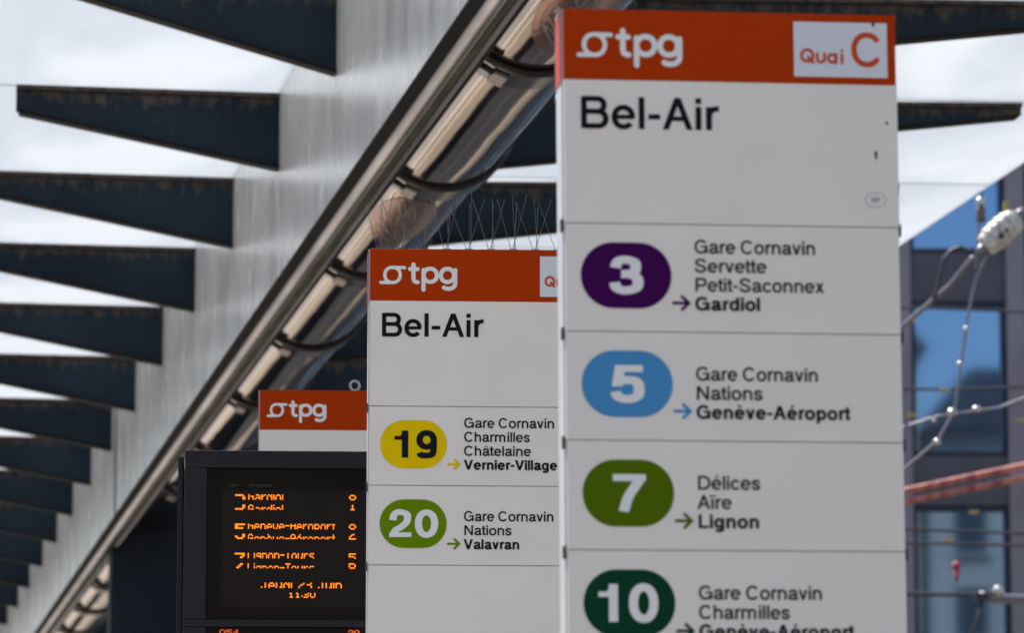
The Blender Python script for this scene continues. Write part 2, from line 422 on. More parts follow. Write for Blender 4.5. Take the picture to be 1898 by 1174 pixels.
    if ch == 'L': return .80, [rect(.10, .10 + w, 0, 1), rect(.11, .75, 0, th)]
    if ch == 'N': return 1.0, [rect(.10, .10 + w, 0, 1), rect(.90 - w, .90, 0, 1), Pg((.10, 1), (.10 + w * 1.15, 1), (.90, 0), (.90 - w * 1.15, 0))]
    if ch == '0': return .78, [S(arc(.39, .5, .35 - h, .51 - q, 0, 360)[:-1], None, True)]
    if ch == '1': return .78, [rect(.56 - w, .56, 0, 1), Pg((.10, .66), (.50, .66), (.50, .80), (.10, .80)), Pg((.30, .80), (.50, .80), (.50, 1.0), (.56 - w * .85, 1.0), (.50 - w * .75, .88))]
    if ch == '2': return .78, [S(cr([(.06 + h, .62), (.09 + h, .80), (.24 + h * .4, T - .015), (.41, T), (.62 - h * .4, T - .07), (.71 - h, .72), (.62 - h * .5, .54), (.40, .36), (.24, .24), (.11 + h * .8, .05)])), rect(.06, .72, 0, th * .95)]
    if ch == '3': return .78, [S(cr([(.07 + h, .70), (.14 + h * .8, T - .05), (.38, T), (.60 - h * .5, T - .06), (.685 - h, .74), (.60 - h * .5, .585), (.40, .535), (.29, .535)])),
                              S(cr([(.29, .53), (.44, .525), (.64 - h * .5, .45), (.73 - h, .29), (.64 - h * .6, B + .07), (.38, B), (.13 + h * .7, B + .06), (.05 + h, .30)]))]
    if ch == '5': return .78, [rect(.15, .70, 1 - th, 1), Pg((.08, .42), (.08 + w, .42), (.15 + w * .95, .99), (.15, .99)),
                              S(cr([(.09 + h, .50), (.22 + h * .3, .60 - q * .3), (.40, .64 - q * .5), (.64 - h * .6, .55), (.73 - h, .33), (.64 - h * .6, B + .07), (.38, B), (.13 + h * .7, B + .06), (.05 + h, .28)]))]
    if ch == '7': return .78, [rect(.05, .73, 1 - th, 1), S(cr([(.73 - w * .55, 1 - th * .6), (.50, .66), (.36, .38), (.27, 0)]))]
    if ch == '9': return .78, [S(arc(.385, .66, .34 - h, .35 - q, 0, 360)[:-1], None, True), S(cr([(.725 - h, .66), (.725 - h, .44), (.67 - h * .7, .20), (.54, B + .03), (.37, B), (.20, B + .02), (.09 + h * .5, .19)]))]
    return .5, [rect(.1, .4, 0, .7)]

def strip_faces(bm, pts, w, close, z, xf, caps_round=False):
    n = len(pts); Lf = []; Rt = []
    for i in range(n):
        if close: a, b = pts[i - 1], pts[(i + 1) % n]
        else: a, b = pts[max(i - 1, 0)], pts[min(i + 1, n - 1)]
        dx, dy = b[0] - a[0], b[1] - a[1]; l = math.hypot(dx, dy) or 1
        nx, ny = -dy / l, dx / l
        k = w / 2
        if 0 < i < n - 1 or close:                      # mitre
            ax, ay = pts[i][0] - pts[i - 1][0], pts[i][1] - pts[i - 1][1]; la = math.hypot(ax, ay) or 1
            dt = (-ay / la) * nx + (ax / la) * ny
            k = min(w / 2 / max(dt, .5), w)
        Lf.append(bm.verts.new(xf(pts[i][0] + nx * k, pts[i][1] + ny * k, z)))
        Rt.append(bm.verts.new(xf(pts[i][0] - nx * k, pts[i][1] - ny * k, z)))
    for i in range(n if close else n - 1):
        j = (i + 1) % n
        bm.faces.new((Lf[i], Rt[i], Rt[j], Lf[j]))
    if caps_round and not close:
        for e, o in ((0, 1), (-1, -2)):
            cx, cy = pts[e]; a0 = math.atan2(pts[e][1] - pts[o][1], pts[e][0] - pts[o][0])
            vs = [bm.verts.new(xf(cx + w / 2 * cos(a0 + pi * (k / 8 - .5)), cy + w / 2 * sin(a0 + pi * (k / 8 - .5)), z)) for k in range(9)]
            bm.faces.new(vs)

def text_mesh(s, u, v, cap, width, weight, mat, y, name='lettering', expand=0.0):
    """s printed with its baseline at v (mm down from the sign's top), left end u, fitted to the width (mm); y = how far proud (m)"""
    total = 0; gl = []
    for ch in s:
        a, g = glyph(ch, weight); gl.append((total, g)); total += a + expand
    k = width / (total - .14)
    bm = bmesh.new(); li = 0
    for x0, g in gl:
        li = 0
        for pc in g:
            z = li * 0.00006; li += 1
            xf = lambda a, b, zz, x0=x0: ((u + (x0 + a - .07) * k) / 1000, -y - zz, -(v - b * cap) / 1000)
            if pc[0] == 'P': bm.faces.new([bm.verts.new(xf(px, py, z)) for px, py in pc[1]])
            else: strip_faces(bm, pc[1], pc[2] or weight, pc[3], z, xf)
    for f in bm.faces:
        f.normal_update()
        if f.normal.y > 0: f.normal_flip()
    me = bpy.data.meshes.new(name); bm.to_mesh(me); bm.free(); me.materials.append(mat)
    return me

def strokes_mesh(list_, w, mat, y, name):
    """round ended strokes given in mm on the sign (u right, v down)"""
    bm = bmesh.new()
    for i, it in enumerate(list_):
        pts, close = (it[0], it[1]) if isinstance(it, tuple) and isinstance(it[1], bool) else (it, False)
        strip_faces(bm, pts, w, close, i * 0.00006, lambda a, b, zz: (a / 1000, -y - zz, -b / 1000), True)
    for f in bm.faces:
        f.normal_update()
        if f.normal.y > 0: f.normal_flip()
    me = bpy.data.meshes.new(name); bm.to_mesh(me); bm.free(); me.materials.append(mat)
    return me
def round_rect(u0, u1, v0, v1, r, y, mat, name, n=10):
    pts = []
    for cx, cy, a0 in ((u1 - r, v0 + r, -90), (u1 - r, v1 - r, 0), (u0 + r, v1 - r, 90), (u0 + r, v0 + r, 180)):
        for k in range(n + 1):
            a = RAD(a0 + 90 * k / n); pts.append((cx + r * cos(a), cy + r * sin(a)))
    bm = bmesh.new(); bm.faces.new([bm.verts.new((p[0] / 1000, -y, -p[1] / 1000)) for p in pts])
    for f in bm.faces:
        f.normal_update()
        if f.normal.y > 0: f.normal_flip()
    me = bpy.data.meshes.new(name); bm.to_mesh(me); bm.free(); me.materials.append(mat)
    return me

# ================================================================= GROUND
g = MB(); g.face([(-400, -400, 0), (400, -400, 0), (400, 400, 0), (-400, 400, 0)])
tag(link('road', g.mesh('road', noisy('asphalt', (0.075, 0.062, 0.050, 1), (0.11, 0.092, 0.075, 1), (.6, .6, .6), .85))), kind='structure')
g = MB(); g.box(0.25, 8.2, -25, 95, .004, .15)
tag(link('tram_platform', g.mesh('tram_platform', noisy('platform_paving', (0.16, 0.125, 0.092, 1), (0.22, 0.175, 0.13, 1), (1.1, 1.1, 1), .8)), rot=(0, 0, RAD(9.37))), kind='structure')

# track bed, rails, platform edge strip and guide lines (unseen, added for the streaks the polished tube mirrors)
def strip(name, x0, x1, z0, z1, mat, t0=-25, t1=95):
    return link(name, MB().box(x0, x1, t0, t1, z0, z1).mesh(name, mat), None, rot=(0, 0, RAD(9.37)))
m_edge = noisy('added_kerb_granite', (0.42, 0.39, 0.37, 1), (0.52, 0.49, 0.46, 1), (2, 2, 2), .8)
m_added_rail = noisy('added_rail_steel', (0.28, 0.26, 0.25, 1), (0.45, 0.43, 0.42, 1), (1, 1, 1), .25, .9)
m_added_bed = noisy('added_track_concrete', (0.20, 0.18, 0.165, 1), (0.28, 0.255, 0.235, 1), (.7, .7, .7), .85)
m_added_guide = flat('added_pale_line', (0.62, 0.56, 0.42, 1), .6)
m_dark = noisy('dark_strip', (0.02, 0.02, 0.02, 1), (0.04, 0.038, 0.036, 1), (2, 2, 2), .6)  # for dark strips added as dark streaks in the tube's reflection
tag(strip('added_platform_kerb', -.06, .249, .004, .154, m_edge), kind='structure')
for xc in (-1.5, -4.6):
    tag(strip('added_track_bed', xc - 1.25, xc + 1.25, .004, .010, m_added_bed), kind='structure')
    for dx_ in (-.5, .5): tag(strip('added_tram_track', xc + dx_ - .035, xc + dx_ + .035, .0102, .022, m_added_rail), kind='structure')
    tag(strip('road_dark_strip', xc + 1.26, xc + 1.36, .004, .009, m_dark), kind='structure')
for xg, wg in ((.80, .10), (4.6, .10), (7.4, .10)):
    tag(strip('added_guide_line', xg, xg + wg, .1505, .1545, m_added_guide), kind='structure')
tag(strip('platform_dark_strip', 2.9, 3.05, .1505, .1535, m_dark), kind='structure')

# ================================================================= CANOPY
YAW = math.atan2(0.1628, 0.9867)
can = tag(link('platform_canopy', None, rot=(0, 0, YAW)), 'long platform canopy of dark tapered steel fins and milky glass on a pale grey beam', 'canopy')
can.empty_display_size = .3
T0, NF, NL = 16.2, -5, 31
XW = 1.985
ZJ, ZB = 5.077, 4.605        # underside of the fins at the beam, underside of the beam plate
def zglass(x): return 5.428 if x < XW else 5.428 + (x - XW) * 0.0155

# beam plates, one per bay
me = MB().box(0, .018, .004, 1.996, ZB - 5.42, 0).mesh('beam_plate', M['web'])
lip = MB().box(-.014, .051, 0, 2.0, -.018, 0).mesh('beam_lip', M['flange'])
for n in range(NF - 1, NL):
    link('beam_plate', me, can, (XW, T0 + 2 * n + .0, 5.42))
YA, YB = T0 + 2 * (NF - 1), T0 + 2 * NL
link('beam_lip', MB().box(XW - .006, XW + .040, YA, YB, ZB - .011, ZB - .002).mesh('beam_lip', M['flange']), can)
link('silver_rail', MB().tube([(XW + .074, YA, ZB + .002), (XW + .074, YB, ZB + .002)], .033, 16).mesh('silver_rail', M['rail'], True), can)
link('mossy_strip', MB().box(XW + .112, XW + .140, YA, YB, ZB + .0, ZB + .02).mesh('mossy_strip', M['mossy']), can)
link('beam_top_plate', MB().box(XW + .02, 2.90, YA, YB, 5.40, 5.418).mesh('beam_top_plate', M['flange']), can)
link('inner_beam_plate', MB().box(2.88, 2.90, YA, YB, 5.12, 5.40).mesh('inner_beam_plate', M['flange']), can)
lr = MB()
lr.tube([(XW + .164, YA, ZB + .012), (XW + .164, YB, ZB + .012)], .022, 12)
link('conduit', lr.mesh('conduit', noisy('dark_conduit', (0.10, 0.10, 0.11, 1), (0.16, 0.155, 0.16, 1), (8, 1, 8), 0.12, 1.0), True), can)

# fins. object origin = upper edge at the beam
LT, RT = .854, 5.245
def fin_meshes(side, ztip=5.287):
    if side < 0:
        dx = LT - XW
        web = [(-.001, -.02), (-.001, ZJ - 5.412 + .012), (dx, ztip - 5.412 + .012), (dx, -.02)]
        top = [(-.001, 0), (-.001, -.018), (dx - .0, -.018), (dx - .0, 0)]
        bot = [(-.002, ZJ - 5.412), (-.002, ZJ - 5.412 + .014), (dx + .012, ztip - 5.412 + .014), (dx + .012, ztip - 5.412)]
    else:
        x0 = .001; dx = RT - 2.90
        web = [(x0, -.02), (x0, 5.115 - 5.425), (dx, 5.42 - 5.425), (dx, 5.498 - 5.425 - .02)]
        web = [(x0, -.02), (x0, 5.127 - 5.425), (dx, 5.428 - 5.425), (dx, 5.480 - 5.425 - .002)]
        top = [(x0, -.001), (x0, -.018), (dx, 5.480 - 5.425 - .018), (dx, 5.480 - 5.425)]
        bot = [(x0, 5.113 - 5.425), (x0, 5.127 - 5.425), (dx - .02, 5.426 - 5.425), (dx - .02, 5.412 - 5.425)]
    w = MB().prism(web, 'y', -.011, .011).mesh('fin_plate', M['fin'])
    t_ = MB().prism(top, 'y', -.035, .035).mesh('top_flange', M['fin'])
    b_ = MB().prism(bot, 'y', -.038, .038).mesh('bottom_flange', M['flange'])
    return w, t_, b_
FL, FR, FL0 = fin_meshes(-1), fin_meshes(1), fin_meshes(-1, 5.378)
for n in range(NF, NL):
    for side, (w, t_, b_) in ((-1, FL if n > 0 else FL0), (1, FR)):
        loc = (XW, T0 + 2 * n, 5.412) if side < 0 else (2.90, T0 + 2 * n, 5.425)
        f = link('canopy_fin', w, can, loc)
        if n == 1 and side > 0: f.scale.x = 1.021
        link('top_flange', t_, f); link('bottom_flange', b_, f)

# glass, one sheet each side per bay, with a dark joint between
def glass_sheet(x0, x1, z0, z1):
    b = MB()
    b.prism([(x0, z0), (x1, z1), (x1, z1 + .016), (x0, z0 + .016)], 'y', .007, 1.993)
    return b.mesh('glass_panel', M['glass'])
GL = glass_sheet(.35 - XW, -.004, 0, 0)
GR = glass_sheet(.0, 5.72 - XW, .012, zglass(5.72) - 5.428 + .012)
JL = MB().box(.352 - XW, -.006, -.0065, .0065, .002, .013).mesh('glass_joint', M['seal'])
JR = MB().prism([(.002, .014), (5.718 - XW, zglass(5.72) - 5.428 + .014), (5.718 - XW, zglass(5.72) - 5.428 + .026), (.002, .026)], 'y', -.0065, .0065).mesh('glass_joint', M['seal'])
for n in range(NF - 1, NL):
    link('glass_panel', GL, can, (XW, T0 + 2 * n, 5.415))
    link('glass_panel', GR, can, (XW, T0 + 2 * n, 5.428))
    link('glass_joint', JL, can, (XW, T0 + 2 * n, 5.415))
    link('glass_joint', JR, can, (XW, T0 + 2 * n, 5.428))

# columns
def column(t):
    b = MB(); bm = b.bm
    lo = [bm.verts.new(c) for c in ((2.06, t, .15), (2.86, t, .15), (2.86, t + .3, .15), (2.06, t + .3, .15))]
    hi = [bm.verts.new(c) for c in ((2.118, t, 5.398), (2.78, t, 5.398), (2.78, t + .3, 5.398), (2.118, t + .3, 5.398))]
    bm.faces.new(lo[::-1]); bm.faces.new(hi)
    for i in range(4): bm.faces.new((lo[i], lo[(i + 1) % 4], hi[(i + 1) % 4], hi[i]))
    c = link('steel_column', b.mesh('steel_column', M['column'], bevel=.012), can)
    link('column_joint_strip', MB().box(XW - .006, XW - .001, t - 2.02, t - 1.96, ZB, 5.41).mesh('column_joint_strip', M['column']), can)
    return c
column(29.75); column(55.75)

# ================================================================= POLISHED TUBE under the beam
TX, TZ, TR = 2.452, 5.0, .290
def tube_run(t0, t1, clamps, label, reflections=()):
    root = tag(link('polished_tube', None, rot=(0, 0, YAW)), label, 'steel tube', 'polished tubes under the canopy beam')
    ends = [t0] + [c for c in clamps] + [t1]
    for a, b_ in zip(ends[:-1], ends[1:]):
        n = 40
        b = MB(); L_ = b_ - a
        r = TR - random.uniform(0, .003)
        ys = [.004 + (L_ - .008) * k / 18 for k in range(19)]
        b.tube([(0, y, 0) for y in ys], [r - .0055 * abs(2 * k / 18 - 1) ** 5 + random.uniform(-.0006, .0006) for k in range(19)], 56)
        link('tube_section', smooth_by_angle(b.mesh('tube_section', M['chrome'])), root, (TX + random.uniform(-.002, .002), a, TZ + random.uniform(-.002, .002)))
    bandm = None
    for c in clamps:
        if bandm is None:
            b = MB()
            b.tube([(0, y, 0) for y in (0, .012, .208, .22)], [TR + .003, TR + .011, TR + .011, TR + .003], 56, caps=False)
            bandm = smooth_by_angle(b.mesh('clamp_band', M['band']), 25)
            b = MB(); b.tube([(TR * cos(k * pi / 28), 0, TR * sin(k * pi / 28)) for k in range(56)], .013, 8, close=True)
            gask = b.mesh('rubber_gasket', M['black'], True)
            b = MB(); b.box(-.028, .028, .04, .18, -.016, .0)
            latch = b.mesh('latch_plate', M['latch'], bevel=.004)
            b = MB(); b.tube([(-.03, .05, -.022), (.03, .05, -.022)], .012, 8)
            bolt = b.mesh('clamp_bolt', M['black'], True)
        o = link('clamp_band', bandm, root, (TX, c, TZ))
        link('rubber_gasket', gask, o, (0, -.012, 0))
        al = RAD(22)
        link('latch_plate', latch, o, (-sin(al) * (TR + .012), 0, -cos(al) * (TR + .012)), (0, al, 0))
        link('clamp_bolt', bolt, o, (-sin(RAD(32)) * (TR + .006), -.03, -cos(RAD(32)) * (TR + .006)), (0, RAD(32), 0))
    for (ts, ang) in reflections:
        # orange sign's reflection painted as a tinted oval with pale letters
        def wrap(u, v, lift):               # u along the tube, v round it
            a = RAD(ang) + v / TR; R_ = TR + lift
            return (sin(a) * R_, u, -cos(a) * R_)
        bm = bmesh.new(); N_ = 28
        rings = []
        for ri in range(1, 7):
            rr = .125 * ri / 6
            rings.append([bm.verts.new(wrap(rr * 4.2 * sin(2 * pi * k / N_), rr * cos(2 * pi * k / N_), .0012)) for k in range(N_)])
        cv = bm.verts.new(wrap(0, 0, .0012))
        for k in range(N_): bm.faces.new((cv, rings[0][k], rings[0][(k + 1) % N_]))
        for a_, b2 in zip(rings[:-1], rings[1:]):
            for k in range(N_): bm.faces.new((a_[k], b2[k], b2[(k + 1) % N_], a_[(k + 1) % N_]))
        me_ = bpy.data.meshes.new('painted_reflection'); bm.to_mesh(me_); bm.free(); me_.materials.append(M['reflection_tint'])
        st = link('painted_reflection', me_, root, (TX, ts, TZ))
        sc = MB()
        letter_strokes = [[(-.09, -.08), (-.03, -.02), (-.09, .0), (-.01, .06)], [(-.02, -.10), (.02, -.02), (-.03, -.04), (.04, .05), (.00, .07)], [(.02, -.10), (.07, -.02), (.05, -.09), (.11, .0)]]
        for li, s_ in enumerate(letter_strokes):
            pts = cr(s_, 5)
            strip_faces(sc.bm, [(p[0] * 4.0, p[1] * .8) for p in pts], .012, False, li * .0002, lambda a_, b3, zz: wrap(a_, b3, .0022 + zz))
        link('reflected_letters', sc.mesh('reflected_letters', M['reflected_letters']), st)
    return root
tube_run(6.0, 29.7, [7.76, 9.96, 12.16, 14.36, 16.56, 18.76, 20.96, 23.16, 25.36, 27.56],
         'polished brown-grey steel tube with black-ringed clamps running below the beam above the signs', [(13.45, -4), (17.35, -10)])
tube_run(30.15, 55.6, [31.96, 34.16, 36.36, 38.56, 40.76, 42.96, 45.16],
         'farther polished tube beyond the dark column, at the lower left corner')

# ================================================================= STOP SIGNS
LOGO = [
    (arc(45.5, 52, 15.6, 15.6, 0, 360, 32)[:-1], True),
    [(46, 36.6), (70, 36.9)], [(22, 67.6), (45, 67.6)],
]
LOGO_T = [
    [(88, 30), (88, 58), (89.5, 64), (94.5, 66.5), (96.5, 66.5)], [(81, 39.5), (96, 39.5)],
    [(108.5, 41), (108.5, 82)], (arc(122.2, 52, 13.4, 13.6, 0, 360, 32)[:-1], True),
    (arc(157.2, 52, 13.4, 13.6, 0, 360, 32)[:-1], True),
    [(173, 41), (173, 68)] + arc(159, 68, 14, 11.5, 0, 128, 12)[1:],
]
QUAI = [
    (arc(365.5, 62.5, 8.6, 8.8, 0, 360, 24)[:-1], True), [(367, 65), (374.5, 73)],
    [(380.5, 59.5), (380.5, 66)] + arc(386, 66.5, 5.4, 5.6, 180, 0, 10)[1:-1] + [(391.4, 59.5)],
    (arc(403, 66.2, 5.6, 6.0, 0, 360, 20)[:-1], True), [(409, 60), (409, 73)],
    [(418, 60.5), (418, 73)], [(418, 54), (418, 54.4)],
]
def fixv(lst):  # arcs drawn with v down: fine for circles; the u of 'quai' must bulge downwards
    return lst
QUAI[2] = [(380.5, 59.5), (380.5, 67)] + [(386 - 5.5 * cos(RAD(a)), 67 + 5.4 * sin(RAD(a))) for a in range(20, 180, 20)] + [(391.5, 67), (391.5, 59.5)]

def badge(panel, num, cmat, vt, numcol, digits):
    """vt = top of the badge below the panel's own top"""
    b = link('line_badge', round_rect(22, 157, vt, vt + 98.5, 49, .0006, cmat, 'line_badge', 14), panel)
    u, wd, wt = digits
    link('line_number', text_mesh(num, u, vt + 76.5, 55, wd, wt, numcol, .0014, 'line_number', .0), panel)
def arrow(panel, cmat, v):
    b = strokes_mesh([[(159.5, v), (182, v)], [(172.5, v - 9.5), (182.5, v), (172.5, v + 9.5)]], 4.6, cmat, .0007, 'arrow')
    link('arrow', b, panel)

def totem(root, H, Wd, th, rows, quay, extra=None, nblank=6, clips=True):
    """H = height of the top; rows: list of dicts below the name panel"""
    tops = [(0, 105, 'header'), (105, 321, 'name')]
    v = 321
    for r in rows: tops.append((v, v + 161.3, r)); v += 161.3
    k = 0
    while H - (v + 161.3) / 1000 > .35: tops.append((v, v + 161.3, None)); v += 161.3
    tops.append((v, (H - .17) * 1000, None))
    ye = th
    # carcass
    link('sign_core', MB().box(.004, Wd - .004, .006, th - .006, .15, H - .004).mesh('sign_core', M['black']), root)
    link('side_profile', MB().box(-.0030, .0036, .010, th - .003, .15, H - .0012).mesh('side_profile', M['profile']), root)
    link('side_profile', MB().box(Wd - .0036, Wd + .002, .010, th - .003, .15, H - .0012).mesh('side_profile', M['profile']), root)
    link('top_cap', MB().box(-.0040, Wd + .003, .0125, th, H - .0010, H + .0022).mesh('top_cap', M['profile']), root)
    for v0, v1, r in tops:
        m_ = M['orange'] if r == 'header' else M['white']
        if r == 'header':
            b = MB().box(0, Wd, 0, .012, -v1 / 1000 + .0001, .0020)
        else:
            b = MB().box(random.uniform(-.0008, .0008), Wd + random.uniform(-.0012, .0012), 0, .012, -(v1 - v0) / 1000 + .0007, -.0007 if r != 'name' else 0)
        if r == 'header':
            nm = 'header_panel'; z0 = H
            p = link(nm, b.mesh(nm, m_), root, (0, 0, H))
            link('side_band', MB().box(-.0044, -.0031, .011, th - .004, -.108, -.001).mesh('side_band', M['orange']), p)
        else:
            nm = 'name_panel' if r == 'name' else 'line_panel' if r else 'blank_panel'
            p = link(nm, b.mesh(nm, m_, bevel=.0006), root, (0, 0, H - v0 / 1000))
        # back panel
        link('back_panel', MB().box(.0005, Wd - .0005, th - .0055, th, -(v1 - v0) / 1000 + .0015, -.0015).mesh('back_panel', m_), root, (0, 0, H - v0 / 1000))
        if clips and r != 'header' and r != 'name':
            link('joint_clip', MB().box(-.0062, -.0032, .004, .016, -.012, .006).mesh('joint_clip', M['black']), p)
            link('joint_clip', MB().box(Wd + .0022, Wd + .0045, .004, .016, -.012, .006).mesh('joint_clip', M['black']), p)
        if r == 'header':
            link('logo', strokes_mesh(LOGO, 6.8, M['logo_white'], .0007, 'logo'), p)
            link('logo_lettering', strokes_mesh(LOGO_T, 8.5, M['logo_white'], .0007, 'logo_lettering'), p)
            if quay is not None:
                q = link('quay_plate', MB().box(.3454, .4872, -.0022, -.0002, -.0945, -.0107).mesh('quay_plate', M['plate'], bevel=.0009), p)
                link('quay_lettering', strokes_mesh(QUAI, 4.3, M['red_ink'], .0028, 'quay_lettering'), p)
                if quay:
                    link('quay_letter', strokes_mesh([arc(456, 52, 19.5, 22.5, 42, 318, 26)], 8.2, M['red_ink'], .0029, 'quay_letter'), p)
        elif r == 'name' and quay is None:
            pass
        elif r == 'name':
            link('stop_name', text_mesh('Bel-Air', 23, 73.5, 48, 204, .166, M['ink'], .0009, 'stop_name', -.02), p)
        elif r:
            vt = 28.5
            badge(p, r['num'], r['col'], vt, r['ncol'], r['dig'])
            base = [128.6, 100.3, 71.8, 43.3]
            for i, (s_, wd) in enumerate(reversed(r['txt'])):
                bold = i == 0
                link('lettering', text_mesh(s_, 192, base[i], 20.2, wd, .205 if bold else .160, M['ink'], .0009, 'lettering', -.035), p)
            arrow(p, r['acol'], 118.0 if r['num'] != '5' else 117.5)
    # base plate
    link('base_plate', MB().box(-.05, Wd + .05, -.03, th + .03, .152, .17).mesh('base_plate', M['steel'], bevel=.003), root)

# front sign
YF, LEAN = .1219, -.0061
root = tag(link('stop_sign', None, loc=(.0767 + .0185 * cos(YF), 6.2563 + .0185 * sin(YF), 0), rot=(0, LEAN, YF)),
           'nearest and largest orange-topped stop sign, listing lines 3, 5, 7 and 10', 'stop sign', 'stop signs on the platform')
totem(root, 3.0333, .500, .072, [
    dict(num='3', col=M['purple'], acol=M['purple'], ncol=M['logo_white'], dig=(65.5, 48, .215), txt=[('Gare Cornavin', 180), ('Servette', 106), ('Petit-Saconnex', 192), ('Gardiol', 95.5)]),
    dict(num='5', col=M['blue'], acol=M['blue'], ncol=M['logo_white'], dig=(65.5, 48, .215), txt=[('Gare Cornavin', 181), ('Nations', 97.5), ('Genève-Aéroport', 227)]),
    dict(num='7', col=M['green'], acol=M['green'], ncol=M['logo_white'], dig=(68, 46, .215), txt=[('Délices', 92), ('Aïre', 49), ('Lignon', 90)]),
    dict(num='10', col=M['dgreen'], acol=M['dgreen'], ncol=M['logo_white'], dig=(42, 88, .215), txt=[('Gare Cornavin', 181.5), ('Charmilles', 133), ('Genève-Aéroport', 227)]),
], True)
# small marks on the front sign
hp = [c for c in root.children if c.name.startswith('header_panel')][0]
npn = [c for c in root.children if c.name.startswith('name_panel')][0]
def blob(pts, y, mat, name, par):
    bm = bmesh.new(); bm.faces.new([bm.verts.new((p[0] / 1000, -y, -p[1] / 1000)) for p in pts])
    for f in bm.faces:
        f.normal_update()
        if f.normal.y > 0: f.normal_flip()
    m_ = bpy.data.meshes.new(name); bm.to_mesh(m_); bm.free(); m_.materials.append(mat); return link(name, m_, par)
blob([(464, 9), (468, 9.4), (468.5, 14), (466.5, 17.5), (464, 14)], .0031, M['black'], 'dirt_mark', hp)
blob([(482.5, 56), (485.5, 54.8), (487, 58), (485, 61), (482.8, 60)], .0008, M['grime'], 'dirt_mark', npn)
blob([(465, 101), (468.8, 101), (469.5, 106), (468.2, 114.5), (465.8, 111)], .0008, M['grime'], 'dirt_mark', npn)
_o = []
for cx, a0 in ((470.5, -90), (460.5, 90)):
    for k in range(11):
        a = RAD(a0 + 18 * k); _o.append((cx + 10.4 * cos(a), 175 + 10.4 * sin(a)))
link('maker_mark', strokes_mesh([(_o, True)], .9, M['grey_ink'], .0008, 'maker_mark'), npn)
link('maker_lettering', text_mesh('BP', 459.5, 178.2, 7, 12, .2, M['grey_ink'], .0008, 'maker_lettering'), npn)
link('top_tab', MB().box(-.010, .012, .010, .034, 3.0356, 3.0372).mesh('top_tab', M['steel']), root)

# middle sign
YM = .056
root2 = tag(link('stop_sign', None, loc=(-.2899, 8.6464, 0), rot=(0, .0006, YM)),
            'middle stop sign with bird spikes on top, listing lines 19 and 20', 'stop sign', 'stop signs on the platform')
totem(root2, 3.0814, .500, .072, [
    dict(num='19', col=M['yellow'], acol=M['yellow'], ncol=M['ink'], dig=(49, 87, .215), txt=[('Gare Cornavin', 181.5), ('Charmilles', 132), ('Châtelaine', 134), ('Vernier-Village', 187)]),
    dict(num='20', col=M['green2'], acol=M['green2'], ncol=M['logo_white'], dig=(42, 96, .215), txt=[('Gare Cornavin', 180), ('Nations', 95), ('Valavran', 111)]),
], False)
# farthest sign
root3 = tag(link('stop_sign', None, loc=(-.6709, 11.3827, 0), rot=(0, 0, YM)),
            'farthest and smallest stop sign, its orange top and white strip showing above the departure display', 'stop sign', 'stop signs on the platform')
totem(root3, 3.1687, .500, .072, [], None)
b = MB(); b.tube([(.2528 + .0125 * cos(a), .03, 3.1687 + .019 + .0125 * sin(a)) for a in [2 * pi * k / 20 for k in range(20)]], .0034, 8, close=True)
b.tube([(.2528, .03, 3.170), (.2528, .03, 3.178)], .004, 8)
link('lifting_eye', b.mesh('lifting_eye', M['steel'], True), root3)

# bird spikes on the middle sign
sp = tag(link('bird_spikes', None, loc=(-.2899, 8.6464, 3.0838), rot=(0, 0, YM)), 'row of thin steel bird spikes fanning up from the top of the middle sign', 'bird spikes')
link('spike_strip', MB().box(.004, .496, .020, .052, 0, .0035).mesh('spike_strip', M['steel']), sp)
wm = MB().tube([(0, 0, 0), (0, 0, 1)], .0006, 5).mesh('spike', M['wire'])
for i in range(11):
    x = .022 + i * .0455
    link('spike_foot', MB().box(x - .008, x + .008, .030, .042, .0035, .0065).mesh('spike_foot', M['black']), sp)
    for j, (lx, ly) in enumerate(((-.30, .25), (.27, -.2), (.02, .45), (-.06, -.4))):
        lx += random.uniform(-.06, .06); ly += random.uniform(-.08, .08)
        d = Vector((lx, ly, 1)).normalized()
        o = link('spike', wm, sp, (x + (j - 1.5) * .003, .036, .005)); o.scale = (1, 1, random.uniform(.108, .122))
        o.rotation_euler = d.to_track_quat('Z', 'Y').to_euler()

